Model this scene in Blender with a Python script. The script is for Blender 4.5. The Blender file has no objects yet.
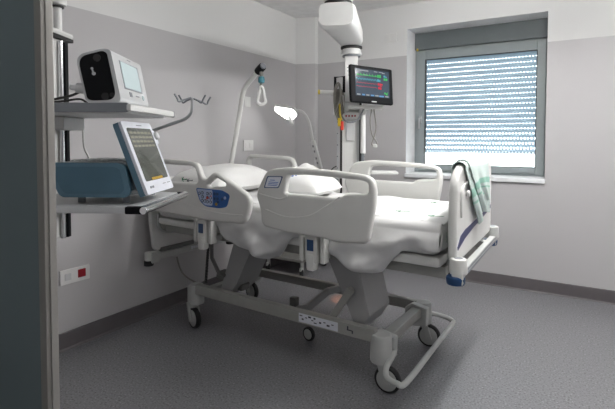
import bpy, bmesh, math, random
from mathutils import Vector, Matrix, noise
random.seed(7)
C = bpy.context.scene.collection
PI = math.pi
V = Vector

# ------------------------------------------------------------------ materials
def nodes(name):
    m = bpy.data.materials.new(name); m.use_nodes = True
    nt = m.node_tree
    return m, nt, nt.nodes['Principled BSDF']

def mat(name, col, rough=.5, metal=0, var=.05, scale=12, bump=0, bscale=60, emit=None, estr=1, spec=.5, coat=0):
    m, nt, b = nodes(name)
    tc = nt.nodes.new('ShaderNodeTexCoord'); n = nt.nodes.new('ShaderNodeTexNoise')
    n.inputs['Scale'].default_value = scale; n.inputs['Detail'].default_value = 4
    nt.links.new(tc.outputs['Object'], n.inputs['Vector'])
    r = nt.nodes.new('ShaderNodeValToRGB')
    r.color_ramp.elements[0].position = .3; r.color_ramp.elements[1].position = .7
    r.color_ramp.elements[0].color = tuple(c*(1-var) for c in col)+(1,)
    r.color_ramp.elements[1].color = tuple(min(1, c*(1+var)) for c in col)+(1,)
    nt.links.new(n.outputs['Fac'], r.inputs['Fac']); nt.links.new(r.outputs['Color'], b.inputs['Base Color'])
    b.inputs['Roughness'].default_value = rough; b.inputs['Metallic'].default_value = metal
    b.inputs['Specular IOR Level'].default_value = spec
    if coat: b.inputs['Coat Weight'].default_value = coat
    if bump:
        n2 = nt.nodes.new('ShaderNodeTexNoise'); n2.inputs['Scale'].default_value = bscale
        nt.links.new(tc.outputs['Object'], n2.inputs['Vector'])
        bp = nt.nodes.new('ShaderNodeBump'); bp.inputs['Strength'].default_value = bump; bp.inputs['Distance'].default_value = .01
        nt.links.new(n2.outputs['Fac'], bp.inputs['Height']); nt.links.new(bp.outputs['Normal'], b.inputs['Normal'])
    if emit:
        b.inputs['Emission Color'].default_value = tuple(emit)+(1,); b.inputs['Emission Strength'].default_value = estr
    return m

def wall_mat():
    # two-tone paint: white above the line, grey below
    m, nt, b = nodes('two_tone_paint')
    g = nt.nodes.new('ShaderNodeNewGeometry'); s = nt.nodes.new('ShaderNodeSeparateXYZ')
    nt.links.new(g.outputs['Position'], s.inputs[0])
    c = nt.nodes.new('ShaderNodeMath'); c.operation = 'GREATER_THAN'; c.inputs[1].default_value = 2.276
    nt.links.new(s.outputs['Z'], c.inputs[0])
    mx = nt.nodes.new('ShaderNodeMix'); mx.data_type = 'RGBA'
    mx.inputs['A'].default_value = (.515, .505, .515, 1); mx.inputs['B'].default_value = (.74, .74, .735, 1)
    nt.links.new(c.outputs[0], mx.inputs['Factor'])
    n = nt.nodes.new('ShaderNodeTexNoise'); n.inputs['Scale'].default_value = 220; n.inputs['Detail'].default_value = 3
    nt.links.new(g.outputs['Position'], n.inputs['Vector'])
    mm = nt.nodes.new('ShaderNodeMix'); mm.data_type = 'RGBA'; mm.blend_type = 'MULTIPLY'; mm.inputs['Factor'].default_value = .08
    nt.links.new(mx.outputs['Result'], mm.inputs['A']); nt.links.new(n.outputs['Fac'], mm.inputs['B'])
    nt.links.new(mm.outputs['Result'], b.inputs['Base Color'])
    bp = nt.nodes.new('ShaderNodeBump'); bp.inputs['Strength'].default_value = .12; bp.inputs['Distance'].default_value = .004
    nt.links.new(n.outputs['Fac'], bp.inputs['Height']); nt.links.new(bp.outputs['Normal'], b.inputs['Normal'])
    b.inputs['Roughness'].default_value = .6; b.inputs['Specular IOR Level'].default_value = .3
    return m

def floor_mat():
    m, nt, b = nodes('speckled_vinyl')
    g = nt.nodes.new('ShaderNodeNewGeometry')
    n = nt.nodes.new('ShaderNodeTexNoise'); n.inputs['Scale'].default_value = 95; n.inputs['Detail'].default_value = 2
    n2 = nt.nodes.new('ShaderNodeTexNoise'); n2.inputs['Scale'].default_value = 45; n2.inputs['Detail'].default_value = 3
    for k in (n, n2): nt.links.new(g.outputs['Position'], k.inputs['Vector'])
    r = nt.nodes.new('ShaderNodeValToRGB'); e = r.color_ramp.elements
    e[0].position = .30; e[0].color = (.085, .085, .09, 1)
    e[1].position = .42; e[1].color = (.20, .20, .214, 1)
    x = e.new(.62); x.color = (.235, .233, .25, 1); x = e.new(.72); x.color = (.40, .40, .41, 1)
    nt.links.new(n.outputs['Fac'], r.inputs['Fac'])
    r2 = nt.nodes.new('ShaderNodeValToRGB'); r2.color_ramp.elements[0].color = (.82, .82, .82, 1)
    nt.links.new(n2.outputs['Fac'], r2.inputs['Fac'])
    mm = nt.nodes.new('ShaderNodeMix'); mm.data_type = 'RGBA'; mm.blend_type = 'MULTIPLY'; mm.inputs['Factor'].default_value = 1
    nt.links.new(r.outputs['Color'], mm.inputs['A']); nt.links.new(r2.outputs['Color'], mm.inputs['B'])
    nt.links.new(mm.outputs['Result'], b.inputs['Base Color'])
    b.inputs['Roughness'].default_value = .42; b.inputs['Specular IOR Level'].default_value = .4
    return m

def emis(name, col, s):
    m = bpy.data.materials.new(name); m.use_nodes = True; nt = m.node_tree
    nt.nodes.clear(); o = nt.nodes.new('ShaderNodeOutputMaterial'); e = nt.nodes.new('ShaderNodeEmission')
    e.inputs[0].default_value = tuple(col)+(1,); e.inputs[1].default_value = s
    nt.links.new(e.outputs[0], o.inputs[0]); return m

def glass_mat():
    m = bpy.data.materials.new('window_glass'); m.use_nodes = True; nt = m.node_tree
    nt.nodes.clear(); o = nt.nodes.new('ShaderNodeOutputMaterial')
    t = nt.nodes.new('ShaderNodeBsdfTransparent'); t.inputs[0].default_value = (.93, .96, .96, 1)
    gl = nt.nodes.new('ShaderNodeBsdfGlossy'); gl.inputs['Roughness'].default_value = .02
    f = nt.nodes.new('ShaderNodeFresnel'); f.inputs[0].default_value = 1.45
    mx = nt.nodes.new('ShaderNodeMixShader')
    nt.links.new(f.outputs[0], mx.inputs[0]); nt.links.new(t.outputs[0], mx.inputs[1]); nt.links.new(gl.outputs[0], mx.inputs[2])
    nt.links.new(mx.outputs[0], o.inputs[0]); return m

def slat_mat():
    m = bpy.data.materials.new('shutter_slat'); m.use_nodes = True; nt = m.node_tree
    nt.nodes.clear(); o = nt.nodes.new('ShaderNodeOutputMaterial')
    d = nt.nodes.new('ShaderNodeBsdfDiffuse'); d.inputs[0].default_value = (.46, .53, .61, 1)
    t = nt.nodes.new('ShaderNodeBsdfTranslucent'); t.inputs[0].default_value = (.55, .70, .85, 1)
    mx = nt.nodes.new('ShaderNodeMixShader'); mx.inputs[0].default_value = SLAT_T
    nt.links.new(d.outputs[0], mx.inputs[1]); nt.links.new(t.outputs[0], mx.inputs[2])
    nt.links.new(mx.outputs[0], o.inputs[0]); return m

def towel_mat():
    m, nt, b = nodes('towel_cloth')
    tc = nt.nodes.new('ShaderNodeTexCoord'); s = nt.nodes.new('ShaderNodeSeparateXYZ')
    nt.links.new(tc.outputs['UV'], s.inputs[0])
    r = nt.nodes.new('ShaderNodeValToRGB'); r.color_ramp.interpolation = 'LINEAR'; e = r.color_ramp.elements
    pale = (.60, .70, .67, 1); green = (.30, .54, .45, 1)
    e[0].position = 0; e[0].color = pale; e[1].position = 1; e[1].color = pale
    for p, c in ((.60, pale), (.615, green), (.69, green), (.70, pale), (.74, pale), (.745, green), (.765, green), (.77, pale)):
        x = e.new(p); x.color = c
    nt.links.new(s.outputs['Y'], r.inputs['Fac'])
    n = nt.nodes.new('ShaderNodeTexNoise'); n.inputs['Scale'].default_value = 120
    nt.links.new(tc.outputs['Object'], n.inputs['Vector'])
    mm = nt.nodes.new('ShaderNodeMix'); mm.data_type = 'RGBA'; mm.blend_type = 'OVERLAY'; mm.inputs['Factor'].default_value = .25
    nt.links.new(r.outputs['Color'], mm.inputs['A']); nt.links.new(n.outputs['Color'], mm.inputs['B'])
    nt.links.new(mm.outputs['Result'], b.inputs['Base Color'])
    bp = nt.nodes.new('ShaderNodeBump'); bp.inputs['Strength'].default_value = .3; bp.inputs['Distance'].default_value = .004
    nt.links.new(n.outputs['Fac'], bp.inputs['Height']); nt.links.new(bp.outputs['Normal'], b.inputs['Normal'])
    b.inputs['Roughness'].default_value = .9
    return m

SLAT_T = .03
LAX, LAY, LA_S = 2.8, -1.7, 44.0
LBX, LBY, LB_S = 3.2, -3.35, 7.0
SKY_L = 5.5
M = dict(
    wall=wall_mat(), floor=floor_mat(), ceil=mat('ceiling_paint', (.86, .86, .86), .7, bump=.05, bscale=150),
    white_paint=mat('white_lining', (.80, .81, .83), .5),
    base=mat('baseboard_vinyl', (.115, .105, .11), .45),
    frame=mat('window_frame_grey', (.27, .305, .31), .4, var=.03), frame_dark=mat('roller_box_grey', (.125, .145, .15), .45, var=.03),
    slat=slat_mat(), glass=glass_mat(), sky=emis('daylight_outside', (.93, .97, 1.0), SKY_L),
    plastic=mat('bed_plastic', (.63, .63, .61), .38, var=.02), plastic2=mat('ivory_plastic', (.74, .74, .72), .35, var=.02),
    steel=mat('bed_frame_enamel', (.33, .33, .31), .4, var=.05), steel_d=mat('dark_bed_steel', (.13, .13, .125), .45),
    arm=mat('lift_arm_enamel', (.31, .31, .31), .42, var=.03),
    tyre=mat('black_rubber', (.012, .012, .013), .55), disc=mat('wheel_cover', (.45, .46, .45), .4),
    chrome=mat('chrome', (.75, .75, .76), .18, 1, var=.02), alu=mat('aluminium', (.55, .56, .57), .32, 1, var=.04),
    white=mat('white_device_plastic', (.70, .70, .69), .35, var=.02), grey=mat('light_grey_plastic', (.55, .56, .57), .4, var=.02),
    greyd=mat('mid_grey_plastic', (.20, .215, .235), .4, var=.03),
    black=mat('black_plastic', (.006, .0065, .008), .55, spec=.12), blue=mat('petrol_blue_plastic', (.085, .175, .24), .42, var=.04),
    blue2=mat('petrol_blue_recess', (.065, .145, .205), .5, var=.04),
    teal=mat('teal_plastic', (.05, .22, .28), .4), navy=mat('navy_stripe', (.012,.017,.12), .35),
    bluel=mat('control_panel_blue', (.02, .11, .36), .3), bluep=mat('control_panel_pale', (.42, .50, .68), .35),
    bluem=mat('label_blue', (.015,.06,.17), .35),
    labelw=mat('label_white', (.70, .72, .78), .4), mark=mat('print_black', (.03, .03, .05), .5), markg=mat('print_green', (.02, .20, .09), .6),
    markb=mat('print_blue', (.10, .20, .50), .6), red=mat('red_plastic', (.30, .02, .03), .35), redb=mat('bright_red', (.65, .05, .03), .4),
    yellow=mat('yellow_plastic', (.65, .48, .03), .4), amber=mat('amber_plastic', (.45, .28, .02), .4),
    linen=mat('white_linen', (.68, .68, .68), .85, var=.02, bump=.06, bscale=35), pillow=mat('pillow_cotton', (.74, .74, .73), .85, var=.02, bump=.08, bscale=25),
    towel=towel_mat(), door=mat('door_laminate', (.17, .22, .235), .35, var=.04, scale=3), doorframe=mat('door_profile_metal', (.36, .35, .33), .42, .35, var=.05),
    cable=mat('black_cable', (.02, .02, .02), .5), cableg=mat('grey_cable', (.22, .21, .19), .5), tube=mat('clear_tubing', (.55, .56, .54), .25),
    screen_l=mat('lit_pale_screen', (.12, .14, .14), .2, emit=(.70, .84, .86), estr=.36), 
    screen_k=mat('monitor_screen', (.015, .02, .03), .12, emit=(.045, .065, .085), estr=.5),
    screen_t=mat('tablet_screen', (.045, .05, .045), .1, emit=(.10, .105, .09), estr=.35, coat=.6),
    lamp=emis('lamp_diffuser', (1, .99, .96), 6), lg=emis('trace_green', (.12, .75, .2), 0.42), lc=emis('trace_cyan', (.15, .6, .75), 0.4),
    lr=emis('trace_red', (.85, .08, .12), 0.45), ly=emis('trace_yellow', (.6, .7, .15), 0.4), lw=emis('trace_white', (.6, .65, .68), 0.36),
    lb=emis('trace_blue', (.2, .45, .8), 0.45), lk=emis('keypad_glow', (.62, .60, .48), .32), la=emis('amber_light', (1, .32, .06), 8),
    added_lamp_a=emis('added_lamp_diffuser', (1, .985, .96), LA_S), added_lamp_c=emis('added_corridor_lamp_diffuser', (1, .985, .96), 5.0), added_lamp_b=emis('dim_added_lamp_diffuser', (1, .985, .96), LB_S),  # glow of the three added, unseen lamps
)

# ------------------------------------------------------------------ geometry helpers
class MB:
    def __init__(s): s.b = bmesh.new()
    def _add(s, verts, faces, mtx=None, bevel=0, seg=2):
        vs = [s.b.verts.new(mtx @ V(v) if mtx else V(v)) for v in verts]
        fs = [s.b.faces.new([vs[i] for i in f]) for f in faces]
        if bevel:
            es = set(e for f in fs for e in f.edges)
            bmesh.ops.bevel(s.b, geom=list(es), offset=bevel, segments=seg, affect='EDGES', clamp_overlap=True, profile=.5)
        return s
    def box(s, c, d, bevel=0, rot=None, seg=2):
        x, y, z = [k/2 for k in d]
        vs = [(-x,-y,-z),(x,-y,-z),(x,y,-z),(-x,y,-z),(-x,-y,z),(x,-y,z),(x,y,z),(-x,y,z)]
        fs = [(3,2,1,0),(4,5,6,7),(0,1,5,4),(1,2,6,5),(2,3,7,6),(3,0,4,7)]
        m = Matrix.Translation(V(c))
        if rot is not None: m = m @ rot
        return s._add(vs, fs, m, bevel, seg)
    def bb(s, a, b, bevel=0):
        return s.box([(p+q)/2 for p, q in zip(a, b)], [abs(q-p) for p, q in zip(a, b)], bevel)
    def cyl(s, p0, p1, r, r2=None, seg=20, bevel=0):
        p0, p1 = V(p0), V(p1); r2 = r if r2 is None else r2; h = (p1-p0).length
        q = (p1-p0).to_track_quat('Z', 'Y').to_matrix().to_4x4(); m = Matrix.Translation(p0) @ q
        prof = [(r, 0), (r2, h)] if not bevel else [(r-bevel, 0), (r-.3*bevel, .3*bevel), (r, bevel), (r2, h-bevel), (r2-.3*bevel, h-.3*bevel), (r2-bevel, h)]
        return s.lathe(prof, m, seg)
    def lathe(s, prof, m=None, seg=24, caps=True):
        rings = []
        for r, z in prof:
            rings.append([s.b.verts.new((m @ V((r*math.cos(2*PI*k/seg), r*math.sin(2*PI*k/seg), z))) if m else V((r*math.cos(2*PI*k/seg), r*math.sin(2*PI*k/seg), z))) for k in range(seg)])
        for a, c in zip(rings, rings[1:]):
            for k in range(seg): s.b.faces.new((a[k], a[(k+1) % seg], c[(k+1) % seg], c[k]))
        if caps:
            s.b.faces.new(rings[0][::-1]); s.b.faces.new(rings[-1])
        return s
    def tube(s, pts, r, seg=12, smooth=6, closed=False):
        pts = [V(p) for p in pts]
        if smooth: pts = spline(pts, smooth, closed)
        n = len(pts); rings = []; up = None
        for i, p in enumerate(pts):
            if closed: t = (pts[(i+1) % n]-pts[i-1]).normalized()
            else: t = (pts[min(i+1, n-1)]-pts[max(i-1, 0)]).normalized()
            if up is None:
                up = V((0,0,1)) if abs(t.z) < .9 else V((1,0,0))
            up = (up-t*up.dot(t)).normalized(); sd = t.cross(up)
            rr = r(i/(n-1)) if callable(r) else r
            rings.append([s.b.verts.new(p+(up*math.cos(2*PI*k/seg)+sd*math.sin(2*PI*k/seg))*rr) for k in range(seg)])
        pr = list(zip(rings, rings[1:]))
        if closed: pr.append((rings[-1], rings[0]))
        for a, c in pr:
            for k in range(seg): s.b.faces.new((a[k], c[k], c[(k+1) % seg], a[(k+1) % seg]))
        if not closed:
            s.b.faces.new(rings[0]); s.b.faces.new(rings[-1][::-1])
        return s
    def prism(s, poly, ax, lo, hi, bevel=0):
        # polygon given in the plane perpendicular to axis ax, extruded lo..hi
        def pt(u, v, w): return {0: (w, u, v), 1: (u, w, v), 2: (u, v, w)}[ax]
        n = len(poly)
        vs = [pt(u, v, lo) for u, v in poly]+[pt(u, v, hi) for u, v in poly]
        fs = [tuple(range(n-1, -1, -1)), tuple(range(n, 2*n))]+[(k, (k+1) % n, n+(k+1) % n, n+k) for k in range(n)]
        return s._add(vs, fs, None, bevel)
    def grid(s, f, nu, nv, uv=False):
        g = [[s.b.verts.new(V(f(i/nu, j/nv))) for j in range(nv+1)] for i in range(nu+1)]
        lay = s.b.loops.layers.uv.verify() if uv else None
        for i in range(nu):
            for j in range(nv):
                fc = s.b.faces.new((g[i][j], g[i+1][j], g[i+1][j+1], g[i][j+1]))
                if uv:
                    for l, (a, c) in zip(fc.loops, ((i,j),(i+1,j),(i+1,j+1),(i,j+1))): l[lay].uv = (a/nu, c/nv)
        return s
    def build(s, name, m, parent=None, smooth=True, fix=True):
        if fix: bmesh.ops.recalc_face_normals(s.b, faces=s.b.faces)
        me = bpy.data.meshes.new(name); s.b.to_mesh(me); s.b.free()
        return link(name, me, m, parent, smooth)

def link(name, me, m, parent=None, smooth=True, wn=True):
    o = bpy.data.objects.new(name, me); C.objects.link(o)
    for k in (m if isinstance(m, (list, tuple)) else [m]): me.materials.append(k)
    if smooth:
        try: me.shade_smooth()
        except Exception: pass
        try: me.set_sharp_from_angle(angle=math.radians(38))
        except Exception: pass
        if wn and len(me.polygons) < 3000:
            k = o.modifiers.new('weighted_normals', 'WEIGHTED_NORMAL'); k.keep_sharp = True
    if parent: o.parent = parent
    return o

def spline(pts, k, closed=False):
    n = len(pts); out = []
    rng = range(n if closed else n-1)
    for i in rng:
        if closed: a, b, c, d = pts[i-1], pts[i], pts[(i+1) % n], pts[(i+2) % n]
        else: a, b, c, d = pts[max(i-1,0)], pts[i], pts[i+1], pts[min(i+2,n-1)]
        for j in range(k):
            t = j/k
            out.append(.5*((2*b)+(c-a)*t+(2*a-5*b+4*c-d)*t*t+(3*b-a-3*c+d)*t**3))
    if not closed: out.append(pts[-1].copy())
    return out

def rpoly(pts, r, k=5):
    # round the corners of a 2D polygon
    out = []; n = len(pts)
    for i in range(n):
        p, a, b = V(pts[i]), V(pts[i-1]), V(pts[(i+1) % n])
        rr = r[i] if isinstance(r, (list, tuple)) else r
        la, lb = (a-p).length, (b-p).length
        d = min(rr, la*.48, lb*.48)
        q0 = p+(a-p).normalized()*d; q1 = p+(b-p).normalized()*d
        for j in range(k+1):
            t = j/k; out.append(tuple(q0*(1-t)**2+p*2*t*(1-t)+q1*t*t))
    return out

def plate(name, outer, holes, plane, pos, th, bev, m, parent, res=3):
    cu = bpy.data.curves.new(name, 'CURVE'); cu.dimensions = '2D'; cu.fill_mode = 'BOTH'
    cu.extrude = max(0, th/2-bev); cu.bevel_depth = bev; cu.bevel_resolution = res; cu.offset = -bev
    for poly in [outer]+list(holes):
        sp = cu.splines.new('POLY'); sp.points.add(len(poly)-1); sp.use_cyclic_u = True
        for q, (x, y) in zip(sp.points, poly): q.co = (x, y, 0, 1)
    o = bpy.data.objects.new(name+'_curve', cu); C.objects.link(o)
    bpy.context.view_layer.update()
    me = bpy.data.meshes.new_from_object(o.evaluated_get(bpy.context.evaluated_depsgraph_get()))
    bpy.data.objects.remove(o); bpy.data.curves.remove(cu)
    me.name = name; me.materials.clear()
    for v in me.vertices:
        x, y, z = v.co
        v.co = (x, pos-z, y) if plane == 'xz' else ((pos+z, x, y) if plane == 'yz' else (x, y, pos+z))
    b = bmesh.new(); b.from_mesh(me); bmesh.ops.remove_doubles(b, verts=b.verts, dist=1e-5)
    bmesh.ops.recalc_face_normals(b, faces=b.faces); b.to_mesh(me); b.free()
    return link(name, me, m, parent)

def thing(name, label, cat, loc=(0,0,0), rz=0, group=None, kind=None):
    o = bpy.data.objects.new(name, None); C.objects.link(o); o.empty_display_size = .1
    o.location = loc; o.rotation_euler = (0, 0, rz)
    return tag(o, label, cat, group, kind)
def tag(o, label=None, cat=None, group=None, kind=None):
    if label: o['label'] = label
    if cat: o['category'] = cat
    if group: o['group'] = group
    if kind: o['kind'] = kind
    return o
def struct(o, label=None, cat=None): return tag(o, label, cat, None, 'structure')
def copy_tree(o, parent=None):
    c = o.copy(); C.objects.link(c)
    if parent: c.parent = parent
    for ch in list(o.children): copy_tree(ch, c)
    return c

# ------------------------------------------------------------------ room
ZC = 2.81
XR, YF, YC = 4.6, -4.15, -6.0
WX0, WX1, WZ0, WZ1 = 1.305, 2.61, 1.005, 2.55
YW = .28
struct(MB().bb((-.1, YC-.1, -.1), (XR+.1, .45, 0)).build('floor', M['floor'], smooth=False), 'grey speckled vinyl floor', 'floor')
struct(MB().bb((-.1, YC-.1, ZC), (XR+.1, .45, ZC+.1)).build('ceiling', M['ceil'], smooth=False), 'plain white ceiling', 'ceiling')
struct(MB().bb((-.1, YC-.1, 0), (0, .45, ZC)).build('wall_left', M['wall'], smooth=False), 'left wall, white above and grey below a paint line', 'wall')
struct(MB().bb((XR, YC-.1, 0), (XR+.1, .45, ZC)).build('wall_right', M['wall'], smooth=False), 'right wall outside the view', 'wall')
struct(MB().bb((0, YC-.1, 0), (XR, YC, ZC)).build('wall_corridor', M['wall'], smooth=False), 'corridor wall behind the camera', 'wall')
wb = MB()
wb.bb((0, 0, 0), (WX0, .45, ZC)).bb((WX1, 0, 0), (XR, .45, ZC)).bb((WX0, 0, 0), (WX1, .45, WZ0)).bb((WX0, 0, WZ1), (WX1, .45, ZC))
wbo = wb.build('wall_back', [M['wall'], M['white_paint']], smooth=False)
for p in wbo.data.polygons:
    c = p.center
    if .01 < c.y < .44 and WX0-.01 < c.x < WX1+.01 and WZ0-.01 < c.z < WZ1+.01: p.material_index = 1
struct(wbo, 'back wall around the window, white above and grey below', 'wall')
struct(MB().prism([(0,0),(0,-.13),(.22,-.055),(.23,0)], 2, 0, ZC).build('trim_1', M['wall'], smooth=False), 'shallow boxed pillar in the far left corner', 'pillar')
# front wall with the doorway the camera looks through
wf = MB().bb((0, YF+.02, 0), (1.78, YF+.12, ZC)).bb((3.7, YF+.02, 0), (XR, YF+.12, ZC)).bb((1.78, YF+.02, 2.2), (3.7, YF+.12, ZC))
struct(wf.build('wall_front', M['wall'], smooth=False), 'front wall with the doorway', 'wall')
d = thing('door_1', 'dark grey-green sliding door leaf with metal edge profile, cut by the left border', 'door', (2.064, YF, 0), kind='structure')
MB().bb((-1.15, -.035, .01), (-.0135, -.016, 2.2), .002).build('door_leaf', M['door'], d)
MB().bb((-.0137, -.036, .01), (-.0085, -.016, 2.2)).build('door_seal', M['tyre'], d)
MB().bb((-.0087, -.04, 0), (.014, -.016, 2.2), .002).build('door_profile', M['doorframe'], d)
MB().bb((.0135, -.032, 0), (.0175, -.020, 2.2), .001).build('door_stop', M['doorframe'], d)
# baseboards with a small coved foot
def baseboard(name, a, b, nrm, label):
    a, b, n = V(a), V(b), V(nrm)
    prof = [(0,0),(.028,0),(.014,.012),(.012,.112),(.008,.116),(0,.116)]
    m = MB(); r = []
    for p in (a, b): r.append([m.b.verts.new(p+n*u+V((0,0,v))) for u, v in prof])
    for k in range(len(prof)-1): m.b.faces.new((r[0][k], r[1][k], r[1][k+1], r[0][k+1]))
    m.b.faces.new(r[0]); m.b.faces.new(r[1][::-1])
    struct(m.build(name, M['base'], smooth=False), label, 'baseboard')
baseboard('baseboard_left', (0, YF+.12, 0), (0, -.13, 0), (1,0,0), 'dark grey baseboard along the left wall')
baseboard('baseboard_back', (.23, 0, 0), (XR, 0, 0), (0,-1,0), 'dark grey baseboard under the window wall')
baseboard('baseboard_pillar', (0, -.13, 0), (.22, -.055, 0), (.32,-.947,0), 'dark grey baseboard on the corner pillar')

# window
w = thing('window_1', 'grey framed window with a lowered perforated roller shutter', 'window', (0, YW, 0), kind='structure')
def rect_frame(mb, x0, x1, z0, z1, t, y0, y1, bev=.004):
    l, r, b, tp = t
    mb.bb((x0, y0, z0), (x0+l, y1, z1), bev).bb((x1-r, y0, z0), (x1, y1, z1), bev)
    mb.bb((x0+l, y0, z0), (x1-r, y1, z0+b), bev).bb((x0+l, y0, z1-tp), (x1-r, y1, z1), bev)
    return mb
rect_frame(MB(), WX0, WX1, 1.042, 2.37, (.035, .03, .03, .03), 0, .07).build('window_frame', M['frame'], w)
rect_frame(MB(), WX0+.03, WX1-.025, 1.066, 2.352, (.085, .078, .064, .092), -.018, .05, .006).build('window_sash', M['frame'], w)
MB().bb((1.41, .02, 1.12), (2.52, .026, 2.27)).build('window_pane', M['glass'], w, smooth=False)
rect_frame(MB(), 1.418, 2.509, 1.128, 2.262, (.006,)*4, -.019, .021, 0).build('pane_gasket', M['tyre'], w, smooth=False)
MB().bb((WX0, -.03, 2.372), (WX1, .09, WZ1), .004).build('roller_box', M['frame_dark'], w)
h = MB(); h.box((1.375, -.026, 1.62), (.03, .016, .075), .005); h.cyl((1.375, -.03, 1.62), (1.375, -.06, 1.62), .009); h.box((1.375, -.062, 1.575), (.02, .016, .12), .006)
h.build('window_handle', M['alu'], w)
MB().bb((1.327, -.034, 2.36), (1.345, -.018, 2.385), .003).build('yellow_tag', M['yellow'], w)
# shutter: overlapping curved slats with slotted links between them
sh = MB(); pitch = .051; z = 2.375; zb = 1.265; k = 0
YS = .10
while z > zb:
    gap = .0062 if z > 1.62 else .0062+.018*(1.62-z)/.36
    z0, z1 = z-pitch+gap, z
    n = 5
    for j in range(n):
        a0, a1 = z0+(z1-z0)*j/n, z0+(z1-z0)*(j+1)/n
        f0 = .012*(1-(2*j/n-1)**2); f1 = .012*(1-(2*(j+1)/n-1)**2)
        q = [sh.b.verts.new(p) for p in ((1.34, YS-f0, a0), (2.58, YS-f0, a0), (2.58, YS-f1, a1), (1.34, YS-f1, a1))]
        sh.b.faces.new(q)
    x = 1.35+(.0155 if k % 2 else 0)
    while x < 2.57:
        q = [sh.b.verts.new(p) for p in ((x, YS, z0-gap), (x+.019, YS, z0-gap), (x+.019, YS, z0), (x, YS, z0))]
        sh.b.faces.new(q); x += .031
    z -= pitch; k += 1
sh.build('roller_shutter', M['slat'], w)
MB().bb((1.34, YS-.012, z-.012+.02), (2.58, YS+.006, z+.02), .003).build('shutter_end_bar', M['slat'], w)
sk = MB(); sk._add([(1.31, .16, 1.05), (2.605, .16, 1.05), (2.605, .16, 2.5), (1.31, .16, 2.5)], [(0,1,2,3)])
sk.build('bright_daylight', M['sky'], w, smooth=False, fix=False)
sl = MB().bb((WX0-.006, -.028, 1.003), (WX1+.006, YW+.01, 1.043), .006).build('trim_2', M['white_paint'])
struct(sl, 'white window sill ledge', 'sill')

# added lamps out of view, to light walls, ceiling, bed and door leaf
for lx, ly, lab in ((2.6, -5.45, 'added unseen hanging lamp in the corridor, lighting the door leaf and the room front'), (LAX, LAY, 'added unseen hanging linear lamp lighting the window side of the room'), (LBX, LBY, 'added unseen hanging linear lamp lighting the doorway side of the room')):
    cl = thing('added_ceiling_lamp', lab, 'lamp', (lx, ly, ZC), 0, 'added ceiling lamps')
    MB().bb((-.02, -.62, -.375), (.02, .62, -.355), .004).build('lamp_housing', M['white'], cl)
    for ry in (-.45, .45):
        MB().cyl((0, ry, -.36), (0, ry, 0), .006).build('hanger_rod', M['chrome'], cl)
        MB().cyl((0, ry, -.02), (0, ry, 0), .03).build('ceiling_rose', M['white'], cl)
    MB().bb((-.07, -.60, -.45), (.07, .60, -.375), .012).build('lamp_diffuser', M['added_lamp_a'] if lx == LAX else M['added_lamp_b' if lx == LBX else 'added_lamp_c'], cl)

# ------------------------------------------------------------------ bed
bed = thing('hospital_bed', 'large cream electric hospital bed with raised side rails in the middle of the room', 'bed', (1.25, -1.93, 0), math.radians(-2.2))
# --- castors
def castor(x, y, ang, hz, name='castor'):
    e = MB()
    c = V((x, y, 0)); d2 = V((math.cos(ang), math.sin(ang), 0)); ax = V((-d2.y, d2.x, 0))
    hc = c-d2*.03
    r = .076
    fk = MB(); fk.cyl(hc+V((0,0,.15)), hc+V((0,0,hz)), .036, bevel=.006)
    for s in (-1, 1):
        p = c+ax*(.034*s)+V((0,0,r))
        q = hc+ax*(.034*s)+V((0,0,.17))
        mid = (p+q)/2; L = (q-p).length
        rot = (q-p).to_track_quat('Z', 'Y').to_matrix().to_4x4()
        fk.box(mid, (.012, .045, L+.04), .005, rot)
    o = fk.build(name, M['disc'], bed)
    rot = ax.to_track_quat('Z', 'Y').to_matrix().to_4x4(); m = Matrix.Translation(c+V((0,0,r))) @ rot
    t = MB(); t.lathe([(.060,-.018),(.070,-.018),(r-.001,-.010),(r,0),(r-.001,.010),(.070,.018),(.060,.018)], m, 36); t.build('tyre', M['tyre'], o)
    t = MB(); t.lathe([(.012,-.027),(.05,-.024),(.061,-.017),(.061,.017),(.05,.024),(.012,.027)], m, 36); t.build('wheel_disc', M['disc'], o)
    return o
castor(.785, -.345, .05, .30); castor(.785, .34, .1, .29)
castor(-.76, -.335, -.28, .31); castor(-.80, .365, -.25, .27)
# housings of the corners
for x, y, z0, z1, r in ((.745, -.345, .165, .325, .062), (.745, .34, .155, .30, .058), (-.735, -.335, .19, .335, .055), (-.765, .365, .18, .30, .05)):
    m = MB(); m.cyl((x, y, z0), (x, y, z1), r, r*.92, 28, bevel=.012); m.bb((x-.05 if x > 0 else x-.02, y-.04, z1-.075), (x+.02 if x > 0 else x+.06, y+.04, z1-.012), .012)
    m.build('corner_housing', M['disc'], bed)
# --- base frame
nb = MB(); nb.bb((-.70, -.385, .275), (.72, -.335, .348), .006); nb.build('base_beam', M['steel'], bed)
fb = MB(); fb.bb((-.73, .315, .232), (.72, .365, .298), .006); fb.build('base_beam', M['steel'], bed)
cb = MB(); cb.bb((.70, -.32, .225), (.765, .32, .285), .008); cb.build('base_crossbeam', M['steel'], bed)
cb = MB(); cb.bb((-.745, -.32, .235), (-.685, .34, .285), .008); cb.build('base_crossbeam', M['steel'], bed)
# cover wings by the foot castors
for y, s in ((-.27, 1), (.26, -1)):
    MB().prism([(.66,.15),(.80,.17),(.805,.29),(.70,.31),(.65,.27)], 1, y-.028, y+.028, .01).build('castor_cover', M['disc'], bed)
# foot bar
lp = MB(); lp.tube([(.79,-.26,.21),(.805,-.33,.20),(.81,-.42,.18),(.84,-.48,.16),(.90,-.49,.15),(.935,-.45,.15),(.925,0,.15),(.915,.42,.15),(.90,.475,.155),(.85,.49,.165),(.80,.44,.19),(.78,.36,.22)], .0155, 12, 6)
lp.build('foot_pedal_bar', M['disc'], bed)
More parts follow.
